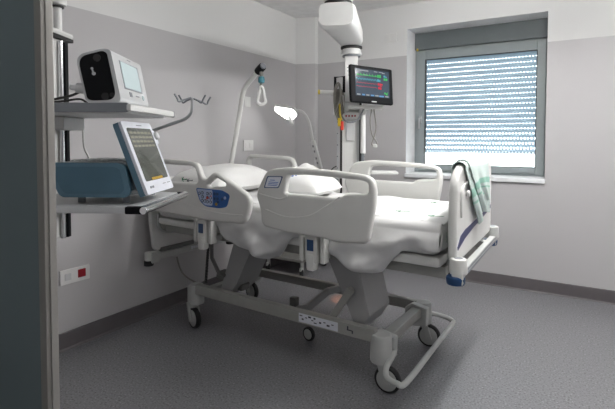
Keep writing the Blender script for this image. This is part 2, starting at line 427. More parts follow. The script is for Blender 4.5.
# label plate on the near beam
lb = MB().bb((.215, -.3865, .285), (.49, -.3845, .338)).build('rating_plate', M['labelw'], bed)
mk = MB()
for i, (x, zz) in enumerate(((.232,.325),(.245,.305),(.27,.318),(.295,.327),(.315,.312),(.33,.326),(.335,.30),(.37,.31),(.40,.318),(.425,.305),(.455,.316))):
    mk.box((x, -.387, zz), (.014 if i % 3 else .02, .001, .010 if i % 2 else .006))
mk.build('plate_print', M['mark'], lb)
mk = MB(); mk.box((.565, -.386, .312), (.03, .001, .006)).box((.555, -.386, .322), (.008, .001, .022)).box((.585, -.386, .305), (.008, .001, .018)); mk.build('beam_mark', M['mark'], bed)
# --- lift arms
def arm(poly, y0, y1): return MB().prism(poly, 1, y0, y1, .008).build('lift_arm', M['arm'], bed)
arm([(.365,.70),(.575,.70),(.655,.385),(.60,.29),(.565,.30)], -.31, -.02)
arm([(-.53,.30),(-.44,.30),(-.37,.38),(-.20,.70),(-.385,.70)], -.31, -.06)
for a, b in (((.535,-.325,.515), (.405,-.325,.315)),):
    m = MB(); d3 = V(b)-V(a); m.box((V(a)+V(b))/2, (.046, .014, d3.length+.04), .005, Matrix.Rotation(math.atan2(d3.x, d3.z), 4, 'Y')); m.cyl(V(a)-V((0,.02,0)), V(a)+V((0,.02,0)), .022); m.build('arm_strut', M['steel'], bed)
MB().tube([(-.585,-.33,.68),(-.582,-.33,.55),(-.51,-.33,.445),(-.46,-.33,.44)], .014, 8, 0).build('linkage_rod', M['steel_d'], bed)
MB().box((-.50, -.20, .37), (.26, .09, .05), .01, Matrix.Rotation(.25, 4, 'Y')).build('actuator', M['steel_d'], bed)
# bent lever across the base
lv = MB(); P = [V((.13,.32,.29)), V((.10,.15,.30)), V((.03,.0,.215)), V((-.06,-.06,.195)), V((-.10,-.34,.30))]
for a, b in zip(P, P[1:]):
    d3 = b-a; lv.box((a+b)/2, (.05, .03, d3.length+.02), .006, d3.to_track_quat('Z', 'X').to_matrix().to_4x4())
lv.build('brake_lever', M['arm'], bed)
# small fifth wheel under the middle
fw = MB(); fw.box((.01, -.045, .17), (.18, .03, .035), .006, Matrix.Rotation(.55, 4, 'Y')); fw.box((-.06,-.045,.24),(.05,.05,.09),.006); fwo = fw.build('fifth_wheel', M['steel_d'], bed)
rot = V((.15,1,0)).to_track_quat('Z', 'Y').to_matrix().to_4x4(); mm4 = Matrix.Translation((.065, -.045, .05)) @ rot
MB().lathe([(.034,-.012),(.046,-.012),(.05,0),(.046,.012),(.034,.012)], mm4, 28).build('tyre', M['tyre'], fwo)
MB().lathe([(.01,-.018),(.035,-.014),(.035,.014),(.01,.018)], mm4, 28).build('wheel_disc', M['disc'], fwo)
# --- upper frame and deck
uf = MB()
for y in (-.33, .33): uf.bb((-1.05, y-.025, .69), (1.10, y+.025, .75), .006)
for x in (-1.03, -.35, .35, 1.07): uf.bb((x-.025, -.33, .70), (x+.025, .33, .745), .006)
uf.build('mattress_frame', M['steel'], bed)
dk = MB()
for x0, x1 in ((-1.06, -.32), (-.30, .08), (.10, .46), (.48, 1.09)): dk.bb((x0, -.42, .755), (x1, .42, .81), .02)
dk.build('deck_panel', M['plastic2'], bed)
MB().tube([(.55,.44,.765),(.9,.455,.765),(1.02,.43,.765),(1.06,.36,.765)], .024, 10, 5).build('mattress_retainer', M['steel'], bed)
# side rail supports
def mount(x, s, head):
    y = s*.50
    m = MB(); m.box((x, y, .785), (.085, .07, .17), .018); m.box((x, y+s*.012, .71), (.055, .06, .10), .015)
    for dx in (-.07, .07): m.box((x+dx, y-s*.005, .80), (.030, .06, .19), .01)
    m.box((x, y-s*.045, .80), (.17, .05, .05), .01); m.bb((x-.03, min(y, s*.36), .70), (x+.03, max(y, s*.36), .74), .006)
    o = m.build('rail_support', M['plastic'], bed)
    MB().bb((x-.022, y+s*.0335, .775), (x+.022, y+s*.037, .838), .001).build('blue_label', M['bluem'], o)
mount(.395, -1, 0); mount(-.475, -1, 1); mount(.395, 1, 0); mount(-.475, 1, 1)
# --- side rails
FR_O = [(.057,.976),(.022,1.064),(.046,1.125),(.099,1.211),(.151,1.228),(.259,1.241),(.556,1.233),(.752,1.217),(.791,1.194),(.803,1.143),(.798,1.067),(.766,.884),(.749,.863),(.65,.853),(.568,.849),(.498,.861),(.267,.862),(.18,.872),(.083,.882),(.06,.91)]
FR_H = [(.235,1.094),(.255,1.193),(.369,1.203),(.718,1.189),(.762,1.18),(.764,1.128),(.741,1.119),(.628,1.113),(.592,1.088),(.259,1.090)]
HR_O = [(-.97,1.262),(-.898,1.264),(-.549,1.252),(-.478,1.238),(-.436,1.147),(-.4,1.140),(-.336,1.187),(-.3,1.186),(-.168,1.127),(-.049,1.065),(-.025,1.02),(-.033,.962),(-.062,.893),(-.095,.876),(-.356,.868),(-.586,.875),(-.893,.885),(-.99,.90),(-1.01,.98),(-1.01,1.22)]
HR_H1 = [(-.392,1.100),(-.314,1.156),(-.222,1.121),(-.228,1.101),(-.332,1.095),(-.362,1.082)]
HR_H2 = [(-.965,1.228),(-.54,1.219),(-.501,1.207),(-.472,1.126),(-.49,1.109),(-.965,1.098)]
RY = .54
def rail(o, holes, s, name, hr):
    return plate(name, rpoly(o, .03), [rpoly(h, .022) for h in holes], 'xz', s*RY, .046, .016, M['plastic'], bed)
for s in (-1, 1):
    fr = rail(FR_O, [FR_H], s, 'side_rail', 0); hr = rail(HR_O, [HR_H1, HR_H2], s, 'side_rail', 1)
    yo = s*(RY+.0232)
    def pl(nm, poly, m, par, dy=0, r=.01): return plate(nm, rpoly(poly, r), [], 'xz', yo+s*dy, .002, .0004, m, par, 1)
    # foot rail sticker
    pl('label_border', [(.112,1.184),(.228,1.188),(.196,1.118),(.086,1.112)], M['bluem'], fr)
    lab = pl('label', [(.119,1.179),(.219,1.183),(.192,1.123),(.095,1.117)], M['labelw'], fr, .001)
    q = MB()
    for zz, a, b in ((1.162, .135, .17), (1.150, .125, .195), (1.141, .122, .19), (1.132, .118, .185)): q.bb((a, yo+s*.0025-.0004, zz-.002), (b, yo+s*.0025+.0004, zz+.002))
    q.build('label_print', M['markb'], lab)
    g = MB(); g.tube([(.05,yo-s*.002,1.075),(.09,yo-s*.002,1.068),(.2,yo-s*.002,1.055),(.26,yo-s*.002,1.075)], .006, 6, 5); g.tube([(.10,yo-s*.002,.985),(.25,yo-s*.002,.955),(.40,yo-s*.002,.975),(.52,yo-s*.002,1.04),(.60,yo-s*.002,1.095)], .006, 6, 5)
    g.build('moulded_ridge', M['plastic'], fr)
    # head rail control panel
    cp = pl('control_panel', [(-.489,1.079),(-.249,1.077),(-.182,1.052),(-.210,.974),(-.276,.960),(-.401,.963),(-.452,.994)], M['bluel'], hr, r=.02)
    pl('panel_field', [(-.478,1.073),(-.335,1.072),(-.335,.972),(-.401,.970),(-.445,.998)], M['bluep'], cp, .001, .012)
    for i, (x, zz) in enumerate(((-.452,1.045),(-.425,1.05),(-.423,1.024),(-.425,.998),(-.40,.998),(-.378,1.048),(-.378,1.022),(-.378,.995),(-.35,1.048),(-.35,1.022),(-.35,.995))):
        b2 = MB(); m4 = Matrix.Translation((x, yo+s*.001, zz)) @ Matrix.Rotation(PI/2, 4, 'X'); b2.lathe([(.0105,-.004),(.0105,.004)], m4, 14)
        bo = b2.build('button', M['mark'], cp)
        b2 = MB(); b2.lathe([(.007,-.0046),(.007,.0046)], m4, 12); b2.build('button_cap', M['redb'] if i in (6,) else M['bluep'], bo)
    MB().tube([(-.392,yo+s*.003,1.008),(-.375,yo+s*.003,1.022),(-.362,yo+s*.003,1.018),(-.342,yo+s*.003,1.036)], .003, 6, 0).build('red_line', M['redb'], cp)
    for i, (x, zz) in enumerate(((-.315,1.05),(-.29,1.05),(-.315,1.02),(-.29,1.02),(-.30,.985),(-.25,1.02),(-.225,1.03),(-.285,1.0))):
        b2 = MB(); b2.lathe([(.010,-.003),(.010,.003)], Matrix.Translation((x, yo+s*.001, zz)) @ Matrix.Rotation(PI/2, 4, 'X'), 12)
        b2.build('button', M['amber'] if i in (4,) else (M['bluep'] if i == 6 else M['bluem']), cp)
    g = MB(); g.tube([(-.90,yo-s*.002,1.00),(-.6,yo-s*.002,.965),(-.3,yo-s*.002,.93),(-.08,yo-s*.002,.935)], .004, 6, 5); g.build('moulded_ridge', M['plastic'], hr)
# --- footboard
fbp = rpoly([(-.475,.80),(.475,.80),(.485,1.0),(.475,1.20),(.44,1.265),(.36,1.28),(-.30,1.28),(-.40,1.262),(-.475,1.20),(-.49,1.0)], .06)
fo = plate('footboard', fbp, [], 'yz', 1.145, .042, .018, M['plastic2'], bed)
FA = .047
def foot_turn(o): o.rotation_euler = (0,0,FA); o.location = (1.145-1.145*math.cos(FA)-.002, -1.145*math.sin(FA), 0)
foot_turn(fo)
st = [(-.46,.885),(-.40,.928),(-.30,.945),(-.10,.952),(.20,.965),(.44,.982),(.44,.960),(.2,.940),(-.1,.920),(-.30,.900),(-.45,.868)]
plate('blue_stripe', st, [], 'yz', 1.1668, .002, .0004, M['navy'], fo, 1)
MB().cyl((1.165,-.28,1.125), (1.185,-.28,1.125), .017, bevel=.005).build('round_button', M['white'], fo)
MB().tube([(1.169,-.40,1.02),(1.171,-.41,1.12),(1.171,-.37,1.17),(1.171,-.2,1.19),(1.171,.2,1.19),(1.171,.40,1.16)], .006, 6, 5).build('moulded_ridge', M['plastic2'], fo)
# --- headboard
hbp = rpoly([(-.42,.54),(.42,.54),(.45,.80),(.44,1.05),(.38,1.10),(-.38,1.10),(-.44,1.05),(-.45,.80)], .05)
ho = plate('headboard', hbp, [], 'yz', -1.125, .035, .014, M['plastic2'], bed)
MB().bb((-1.1065,-.335,.742),(-1.1045,-.285,.766)).build('yellow_label', M['yellow'], ho)
MB().box((-1.085,-.25,.715),(.05,.09,.03),.01).build('yellow_clip', M['amber'], bed)
MB().tube([(-1.09,-.39,.83),(-1.07,-.40,.74),(-1.07,-.35,.69),(-1.07,-.2,.665)], .012, 8, 5).build('drain_hose', M['disc'], bed)
MB().box((-1.08,-.06,.73),(.06,.09,.15),.02).build('white_holder', M['plastic2'], bed)
# head bumper bar
hb = MB(); hb.bb((-1.15,-.44,.475),(-1.085,.42,.525),.01); hb.bb((-1.13,-.46,.455),(-1.08,-.38,.545),.012); hb.bb((-1.12,-.03,.50),(-1.09,.03,.72),.006)
hbo = hb.build('head_bumper', M['disc'], bed)
MB().bb((-1.135,-.36,.525),(-1.095,.35,.56),.006).build('bumper_rail', M['steel_d'], hbo)
for y in (-.455, .43):
    q = MB(); q.cyl((-1.125,y,.435),(-1.125,y,.475),.036,bevel=.008); q.build('bumper_roller', M['tyre'], hbo)
    q = MB(); q.cyl((-1.125,y,.475),(-1.125,y,.54),.032,bevel=.008); q.build('bumper_cap', M['plastic'], hbo)
q = MB()
for k in range(9): q.box((-1.0845,-.06+k*.022,.503+.002*(k % 2)),(.001,.015,.018 if k % 3 else .026))
q.build('white_lettering', M['labelw'], hbo)
# coiled cable down to the base
pts = []
a0, a1 = V((-1.06,.10,.50)), V((-.78,-.20,.30))
for i in range(150):
    t = i/149; p = a0.lerp(a1, t); an = i*1.15
    pts.append(p+V((math.cos(an)*.010, math.sin(an)*.010, math.sin(an)*.004)))
MB().tube(pts, .0035, 5, 0).build('coiled_cable', M['cable'], bed)
MB().tube([(-1.05,-.25,.47),(-1.04,-.22,.36),(-.98,-.2,.30),(-.80,-.22,.28)], .007, 7, 6).build('power_cable', M['cableg'], bed)
# foot bumper bar
fbm = MB(); fbm.bb((1.165,-.43,.742),(1.20,.46,.780),.005)
fbm.bb((1.075,-.30,.74),(1.17,-.24,.78),.005).bb((1.075,.24,.74),(1.17,.30,.78),.005)
fmo = fbm.build('foot_bumper', M['disc'], bed); foot_turn(fmo)
for zz in (.75, .768): MB().bb((1.1995,-.40,zz-.005),(1.2015,.44,zz+.005)).build('bumper_groove', M['greyd'], fmo)
for y in (-.475, .475):
    q = MB(); q.cyl((1.175,y,.762),(1.175,y,.838),.043,.040,28,bevel=.010); q.bb((1.15,y-.038,.715),(1.205,y+.02,.79),.012); q.build('bumper_cap', M['plastic2'] if y < 0 else M['disc'], fmo)
    q = MB(); q.cyl((1.165,y-.008,.712),(1.165,y-.008,.756),.043,.045,28,bevel=.012); q.build('bumper_roller', M['bluem'], fmo)
    q = MB(); q.cyl((1.175,y,.837),(1.175,y,.8395),.020); q.build('cap_recess', M['greyd'], fmo)
# --- lifting pole at the head end
pole = MB(); pole.tube([(-1.10,.35,.70),(-1.085,.35,.95),(-1.03,.35,1.17),(-.957,.35,1.48),(-.90,.35,1.74),(-.878,.35,1.815),(-.845,.35,1.86),(-.74,.35,1.95),(-.69,.35,1.992)], .021, 14, 5)
po = pole.build('lifting_pole', M['plastic2'], bed)
e0, e1 = V((-.72,.35,1.967)), V((-.645,.325,2.005))
MB().cyl(e0, e1, .034, .034, 24, bevel=.006).build('pole_collar', M['black'], po)
MB().cyl(e1-(e1-e0)*.1, e1+(e1-e0).normalized()*.012, .028, .026, 24, bevel=.004).build('pole_end_cap', M['greyd'], po)
MB().cyl((-1.10,.35,.66),(-1.09,.35,.82),.03).build('pole_socket', M['steel'], bed)
# amber night lights under the bed
MB().box((-.14,.40,.684),(.03,.03,.012),.003).build('night_light', M['la'], bed)

BM = Matrix.Translation((1.25, -1.93, 0)) @ Matrix.Rotation(math.radians(-2.2), 4, 'Z')
def on_bed(name, label, cat, group=None): return thing(name, label, cat, (1.25, -1.93, 0), math.radians(-2.2), group)

# grab handle hanging from the pole
gh = on_bed('grab_handle', 'white triangular grab handle with teal clip hanging from the lifting pole', 'handle')
HX, HY = -.665, .332
MB().box((HX,HY,1.94),(.022,.028,.05),.004).build('hanger_strap', M['cableg'], gh)
MB().lathe([(.012,-.03),(.026,-.022),(.028,.0),(.024,.024),(.010,.032)], Matrix.Translation((HX,HY,1.895)), 16).build('teal_clip', M['teal'], gh)
MB().box((HX-.006,HY,1.845),(.016,.012,.06),.003).build('lower_strap', M['cableg'], gh)
MB().tube([(HX-.010,HY-.004,1.825),(HX-.022,HY-.018,1.74),(HX-.026,HY-.020,1.71),(HX,HY,1.69),(HX+.026,HY+.020,1.71),(HX+.022,HY+.018,1.74),(HX+.010,HY+.004,1.825)], .014, 10, 6, closed=True).build('grip', M['white'], gh)

# ------------------------------------------------------------------ mattress and linen
mt = on_bed('mattress', 'thick mattress hidden under the white sheet on the bed', 'mattress')
MB().bb((-1.05,-.43,.812),(1.08,.43,.965),.04).build('mattress_body', M['white'], mt)
hem = [(-1.10,.86),(-.42,.86),(-.38,.80),(-.316,.712),(-.25,.668),(-.16,.640),(-.05,.632),(.043,.648),(.12,.71),(.20,.80),(.28,.825),(.36,.80),(.471,.738),(.55,.69),(.629,.655),(.70,.655),(.76,.68),(.832,.755),(.90,.83),(1.0,.845),(1.12,.85)]
def lin(tab, x):
    for (a, b), (c, d) in zip(tab, tab[1:]):
        if x <= c: return b+(d-b)*max(0, (x-a))/(c-a)
    return tab[-1][1]
def sm(t): t = max(0, min(1, t)); return t*t*(3-2*t)
def sheet(u, v):
    x = -1.075+2.175*u
    n = noise.noise(V((x*3.1, v*9, .3)))
    hn = lin(hem, x)+.004*math.sin(x*40); hf = .86+.01*math.sin(x*9)
    TOP = .985; W = .452; R = .045
    Ln = TOP-R-hn; Lf = TOP-R-hf
    # arc-length along the cross section
    if v < .36:
        t = 1-v/.36; zz = TOP-R-Ln*t
        fold = math.sin(x*21+math.sin(x*7)*1.5)*.026*sm(t)+.035*noise.noise(V((x*5, zz*3, 7)))*sm(t*1.5)
        drag = sm((.95-zz)/.3)*.03*math.sin((x*1.2+zz*3.0)*8)
        y = -W-.022*math.sin(PI*min(1, t*1.0))+fold*.8+drag*.5*sm(t)
        bulge = max(0, (.80-hn))/.16
        y += -.012*bulge*math.sin(PI*t)
        if t > .82: y += .10*bulge*((t-.82)/.18)**2
        wr = noise.noise(V((x*11+zz*9, zz*14-x*6, 2)))*.010+noise.noise(V((x*5-zz*12, zz*7, 8)))*.016
        y += (wr+.012*math.sin((x-.55)*26-zz*24)*math.exp(-((x-.72)/.22)**2)+.012*math.sin((x+.2)*24+zz*20)*math.exp(-((x+.15)/.2)**2))*sm(t*1.6)
        return (x, y, zz+.004*n)
    if v < .42:
        a = (v-.36)/.06*PI/2; return (x, -W+R*(1-math.cos(a)), TOP-R+R*math.sin(a)+.003*n)
    if v < .80:
        t = (v-.42)/.38; y = -W+R+(2*W-2*R)*t
        zz = TOP+.008*noise.noise(V((x*4, y*4, 1)))+.010*noise.noise(V((x*1.6+3, y*1.8, 5)))
        zz += .004*math.sin(x*23-y*9+3*noise.noise(V((x*2, y*2, 4)))); zz += .016*math.sin(x*14+y*20)*noise.noise(V((x*3, y*3, 9)))
        return (x, y, zz)
    if v < .86:
        a = (1-(v-.80)/.06)*PI/2; return (x, W-R*(1-math.cos(a)), TOP-R+R*math.sin(a))
    t = (v-.86)/.14
    return (x, W+.01*math.sin(x*22)*t, TOP-R-Lf*t)
she = on_bed('bed_sheet', 'white sheet with small green prints draped over the bed mattress', 'sheet')
SB = MB().grid(sheet, 260, 150)
# foot end turned down over the mattress
def foot_end(u, v):
    y = -.43+.86*u; x = 1.085+.014*math.sin(u*19)*v+.015*math.sin(PI*v); zz = .975-.13*v
    return (x, y, zz)
SB.grid(foot_end, 40, 10)
sheo = SB.build('sheet_cloth', M['linen'], she)
sheo.modifiers.new('thickness', 'SOLIDIFY').thickness = .003
def mark_top(x, y, z, rz, m, par, sc=1, normal='z'):
    # little printed arrow-like sign
    q = MB(); c = Matrix.Translation((x, y, z)) @ Matrix.Rotation(rz, 4, 'Z')
    if normal == 'y': c = c @ Matrix.Rotation(PI/2, 4, 'X')
    for (px, py, sx, sy, r) in ((0,.0,.07,.007,0),(-.025,.012,.03,.006,.7),(-.025,-.012,.03,.006,-.7),(-.042,0,.007,.036,0),(.03,.006,.02,.005,.3)):
        q.box(c @ V((px*sc, py*sc, 0)), (sx*sc, sy*sc, .0012), 0, (c.to_3x3() @ Matrix.Rotation(r, 3, 'Z')).to_4x4())
    return q.build('printed_mark', m, par, smooth=False)
def top_z(y, x): return sheet((x+1.075)/2.175, .42+.38*(y+.407)/.814)[2]
for x, y in ((.80,-.18),(1.0,-.20),(.86,.26),(-.05,-.22),(.35,-.1)): mark_top(x, y, top_z(y, x)+.003, .25, M['markg'], she, 1.0)
q = mark_top(1.104, -.36, .91, PI/2+.3, M['markg'], she, 1.1, 'y')

def cushion(name, c, d, h, rz, m, par, seed=0, n=36, pw=3.2, peak=None):
    q = MB(); rot = Matrix.Rotation(rz, 4, 'Z')
    def f(sgn):
        def g(u, v):
            a, b = 2*u-1, 2*v-1
            e = max(0, (1-abs(a)**pw))*max(0, (1-abs(b)**pw)); hh = e**.5
            pin = 1-.05*(a*a*b*b)
            zz = h*hh*(1 if sgn > 0 else .35)*sgn
            zz += sgn*.012*noise.noise(V((a*2.3+seed, b*2.1, seed)))*hh*(1 if sgn > 0 else 0)
            if peak and sgn > 0: zz += peak[2]*math.exp(-((a-peak[0])**2+(b-peak[1])**2)/peak[3])
            wv = 1+.02*noise.noise(V((a*3, b*3, seed+4)))
            return V(c)+rot @ V((a*d[0]/2*pin*wv, b*d[1]/2*pin*wv, zz))
        return g
    q.grid(f(1), n, n).grid(f(-1), n, n)
    bmesh.ops.remove_doubles(q.b, verts=q.b.verts, dist=1e-4)
    return q.build(name, m, par)
p1 = on_bed('pillow', 'big white pillow at the head of the bed, behind the head side rail', 'pillow')
cushion('pillow_body', (-.77,.0,1.046), (.56,.78), .150, .04, M['pillow'], p1, 2)
mark_top(-.80, -.385, 1.105, -.2, M['markg'], p1, .8, 'y'); mark_top(-.74,-.385,1.10,.2,M['mark'],p1,.6,'y')
p2 = on_bed('small_pillow', 'plump small white pillow with blue print under the examination lamp', 'pillow')
cushion('pillow_body', (-.07,.10,1.042), (.44,.44), .135, .1, M['pillow'], p2, 9, pw=2.3, peak=(-.15,.35,.05,.12))
q = MB()
for x, b_, sx in ((-.15,-.70,.03),(-.115,-.70,.018),(-.14,-.80,.022),(-.11,-.80,.03),(-.06,-.76,.016),(-.035,-.72,.012)):
    a_ = (x+.07)/.22; f_ = lambda t: 1.042+.135*math.sqrt((1-abs(a_)**2.3)*(1-abs(t)**2.3))
    q.box((x, .10+b_*.22, f_(b_)+.010), (sx, .014, .002), 0, Matrix.Rotation(math.atan2(f_(b_+.02)-f_(b_-.02), .04*.22), 4, 'X'))
q.build('blue_print', M['markb'], p2)

# towel over the footboard
tw = on_bed('towel', 'pale green striped towel hung over the footboard', 'towel')
def towel(u, v, off=0, y0=-.355, y1=.25, zi=1.08, zo=.955):
    XI, XO, ZT = 1.112-off, 1.178+off, 1.290+off
    # v from inner hem over the top to the outer hem
    yy = y0+(y1-y0)*u
    if v < .30:
        t = 1-v/.30; p = V((XI-.012*math.sin(u*9+1)*t, yy, ZT-.037-(ZT-.037-zi)*t))
    elif v < .40:
        a = (v-.30)/.10*PI; p = V((1.145-.037*math.cos(a)*(1+off*8), yy, ZT-.037+.037*math.sin(a)))
    else:
        t = (v-.40)/.60; lo = zo+.03*math.sin(u*3)-.05*max(0, .4-u)
        p = V((XO+.016*math.sin(u*13)*sm(t)+.010*t, yy+(.30*(1-u)*t), ZT-.037-(ZT-.037-lo)*t))
    p += V((.004*noise.noise(p*9), .006*noise.noise(p*7), 0))
    return p
def lay(nm, *ar):
    q = MB(); q.grid(lambda u, v: towel(u, v, *ar), 50, 90, uv=True)
    o = q.build(nm, M['towel'], tw, fix=True); foot_turn(o)
    for k_ in list(o.modifiers): o.modifiers.remove(k_)
    m_ = o.modifiers.new('thickness', 'SOLIDIFY'); m_.thickness = .005; m_.offset = 0
    o.modifiers.new('edges', 'EDGE_SPLIT').split_angle = .7
lay('towel_cloth'); lay('towel_fold', .009, -.30, .20, 1.16, 1.02)

# ------------------------------------------------------------------ bedside cabinet and lamp beyond the bed
cab = thing('bedside_cabinet', 'low cabinet on small castors behind the bed, seen under the mattress', 'cabinet', (.27, -.50, 0))
MB().bb((-.23,-.26,.14),(.23,.26,.17),.008).build('base_shelf', M['steel'], cab)
MB().bb((-.22,-.24,.58),(.22,.26,.86),.01).build('cabinet_body', M['plastic2'], cab)
for x in (-.2,.2):
    MB().bb((x-.012,.18,.16),(x+.012,.25,.59),.003).build('post', M['steel'], cab)
MB().bb((-.24,-.27,.86),(.33,.27,.885),.008).build('cabinet_top', M['white'], cab)
for x in (-.21,.21):
    for y in (-.24,.24):
        q = MB(); q.cyl((x,y,.08),(x,y,.145),.018,bevel=.003); q.box((x,y-.01,.07),(.028,.06,.05),.008); o = q.build('castor', M['disc'], cab)
        q = MB(); rot = V((1,.5,0)).normalized().to_track_quat('Z','Y').to_matrix().to_4x4()
        q.lathe([(.02,-.02),(.034,-.018),(.038,0),(.034,.018),(.02,.02)], Matrix.Translation((x,y-.01,.038)) @ rot, 22); q.build('tyre', M['tyre'], o)
lm = thing('examination_lamp', 'lit white gooseneck examination lamp beyond the bed', 'lamp', (.750, -.85, .9226))
lm.scale = (.927, .927, .927)
L = lambda x, z, y=0: V((x-.578, y, z-.885))
q = MB(); q.tube([V((-.29,.20,-.015)), V((-.20,.12,-.012)), V((-.03,.0,.0)), L(.585,.90), L(.584,1.0), L(.580,1.12)], .012, 10, 3); q.cyl((-.29,.20,-.040),(-.29,.20,.01),.03); q.build('lamp_base', M['white'], lm)
d3 = L(.490,1.385)-L(.583,1.09)
q = MB(); q.box((L(.490,1.385)+L(.583,1.09))/2, (.046,.05,d3.length), .012, d3.to_track_quat('Z','Y').to_matrix().to_4x4()); bo = q.build('lamp_grip', M['white'], lm)
q = MB()
for t in (.2,.38,.62,.78):
    p = L(.490,1.385).lerp(L(.583,1.09), t); q.box(p+V((0,-.026,0)), (.016,.003,.022), .001, Matrix.Rotation(-.3,4,'Y'))
q.build('grip_button', M['greyd'], bo)
MB().tube([L(.490,1.38),L(.462,1.52),L(.425,1.62),L(.36,1.69),L(.29,1.705)], .015, 10, 6).build('gooseneck', M['white'], lm)
HD = Matrix.Translation(L(.150,1.685)) @ Matrix.Rotation(math.radians(12),4,'Y') @ Matrix.Rotation(math.radians(-36),4,'X')
hp = rpoly([(-.12,-.085),(.15,-.105),(.165,-.01),(.03,.14),(-.05,.13),(-.165,.01)], .03)
q = MB(); q.prism(hp, 2, 0, .03, .008); q.b.transform(HD); ho2 = q.build('lamp_head', M['white'], lm)
q = MB(); q.prism([(x*.92,y*.90) for x, y in hp], 2, -.004, .002); q.b.transform(HD); q.build('lamp_lens', M['lamp'], ho2)
q = MB(); q.tube([HD @ V((.05,-.02,.0)), HD @ V((.10,-.02,-.06)), HD @ V((.17,-.02,-.14))], .019, 10, 3); q.build('lamp_handle', M['white'], ho2)
tag(MB().tube([(.62,-.52,.885),(.66,-.48,1.06),(.72,-.46,1.12),(.80,-.45,1.12),(.90,-.45,1.02),(.95,-.45,.6),(.9,-.25,.02),(.6,-.1,.006)], .006, 7, 6).build('power_cord', M['cable']), 'black power cord looping beside the examination lamp', 'cord')

# ------------------------------------------------------------------ wall fittings
def wplate(name, label, cat, x, y, z, d, side, extra=None, group=None):
    o = thing(name, label, cat, (x, y, z), 0)
    sx = (.010, d[0], d[1]) if side == 'l' else (d[0], .010, d[1])
    off = (.005,0,0) if side == 'l' else (0,-.005,0)
    MB().box(off, sx, .003).build('cover_plate', M['white'], o)
    return o
o = wplate('wall_socket', 'white double wall socket with a red insert low on the left wall', 'socket', 0, -2.865, .482, (.21, .10), 'l')
MB().box((.011,-.052,0),(.004,.045,.045),.002).build('socket_insert', M['grey'], o)
MB().box((.011,.045,.004),(.005,.055,.055),.003).build('red_socket', M['red'], o)
o = wplate('light_switch', 'small blank white switch plate behind the grab handle', 'switch', 0, -1.02, 1.775, (.085,.10), 'l')
MB().box((.0105,0,0),(.004,.05,.06),.002).build('switch_rocker', M['white'], o)
o = wplate('wall_outlet', 'white outlet plate on the left wall just above the far bed rail', 'outlet', 0, -1.01, 1.335, (.155,.105), 'l')
for y in (-.035,.035): MB().box((.0105,y,0),(.004,.045,.05),.002).build('outlet_insert', M['white'], o)
o = wplate('blank_plate', 'white blank plate high on the wall left of the window', 'plate', 1.13, 0, 2.475, (.125,.095), 'b')
for x in (-.03,.03): MB().box((x,-.0105,0),(.04,.003,.05),.002).build('plate_insert', M['white'], o)

# ------------------------------------------------------------------ ceiling pendant with monitor (right)
cp = thing('supply_pendant', 'white ceiling supply pendant arm and column behind the bed', 'pendant', (1.16, -1.02, ZC), math.radians(25))
inv = (Matrix.Translation((1.16,-1.02,ZC)) @ Matrix.Rotation(math.radians(25),4,'Z')).inverted()
A, B = inv @ V((1.395,-1.72,2.19)), inv @ V((1.16,-1.02,2.2))
dr = (B-A).normalized(); sd = V((-dr.y, dr.x, 0))
q = MB(); rings = []
sec = rpoly([(-1,-1),(1,-1),(1,1),(-1,1)], .55, 5)
N = 18
for i in range(N+1):
    t = i/N; p = A.lerp(B, t)+dr*(-.10+.20*t); hw = .134+(.100-.134)*t; hh = .088-.016*t
    e = 1.0
    if t < .06: e = .90+.10*(t/.06)
    if t > .80: e = math.sqrt(max(.02, 1-((t-.80)/.20)**2))
    rings.append([q.b.verts.new(p+sd*(u*hw*e)+V((0,0,.082+v*hh*(e if t < .5 else 1)))) for u, v in sec])
for a, b in zip(rings, rings[1:]):
    for k in range(len(sec)): q.b.faces.new((a[k], a[(k+1) % len(sec)], b[(k+1) % len(sec)], b[k]))
q.b.faces.new(rings[0]); q.b.faces.new(rings[-1][::-1])
ao = q.build('pendant_arm', M['white'], cp)
z0 = 2.36-ZC
q = MB(); q.cyl(V((A.x,A.y,z0)), V((A.x,A.y,z0+.016)), .098, seg=32); q.build('joint_ring', M['tyre'], cp)
q = MB(); q.cyl(V((A.x,A.y,z0+.014)), V((A.x,A.y,z0+.12)), .105, seg=32, bevel=.01); q.cyl(V((A.x,A.y,z0+.11)), V((A.x,A.y,.0)), .085, seg=28); q.build('ceiling_mount', M['white'], cp)
z1 = 2.205-ZC
q = MB(); q.cyl((0,0,z1-.016),(0,0,z1),.094,seg=32); q.build('joint_ring', M['tyre'], cp)
q = MB(); q.cyl((0,0,z1-.075),(0,0,z1-.02),.092,.080,seg=32,bevel=.008); q.build('column_collar', M['white'], cp)
q = MB(); q.cyl((0,0,z1-.088),(0,0,z1-.073),.078,seg=32); q.build('joint_ring', M['greyd'], cp)
zt = z1-.085
q = MB(); q.bb((-.057,-.05,1.72-ZC),(.057,.05,zt),.01); co = q.build('column', M['white'], cp)
q = MB()
for x, zz, sx in ((-.01,2.02,.05),(.03,2.018,.012),(-.005,1.99,.06),(0,1.975,.045),(-.005,1.955,.05)): q.box((x,-.0505,zz-ZC),(sx,.001,.008 if zz > 2.0 else .004))
q.build('column_print', M['greyd'], co)
q = MB(); q.bb((-.10,-.04,.92-ZC),(.10,.06,1.80-ZC),.008); pn = q.build('supply_panel', M['white'], cp)
for x in (-.104,.075): MB().bb((x-.018,-.062,.92-ZC),(x+.018,-.038,1.66-ZC),.004).build('mounting_track', M['alu'], pn)
for x in (-.083,.082): MB().bb((x-.010,-.066,.92-ZC),(x+.010,-.05,1.72-ZC),.002).build('track_slot', M['tyre'], pn)
q = MB()
for zz in (1.05,1.15,1.25,1.35,1.45,1.55):
    for x in (-.115,.115): q.cyl((x,-.058,zz-ZC),(x,-.066,zz-ZC),.006,seg=8)
q.build('gas_port', M['greyd'], pn)
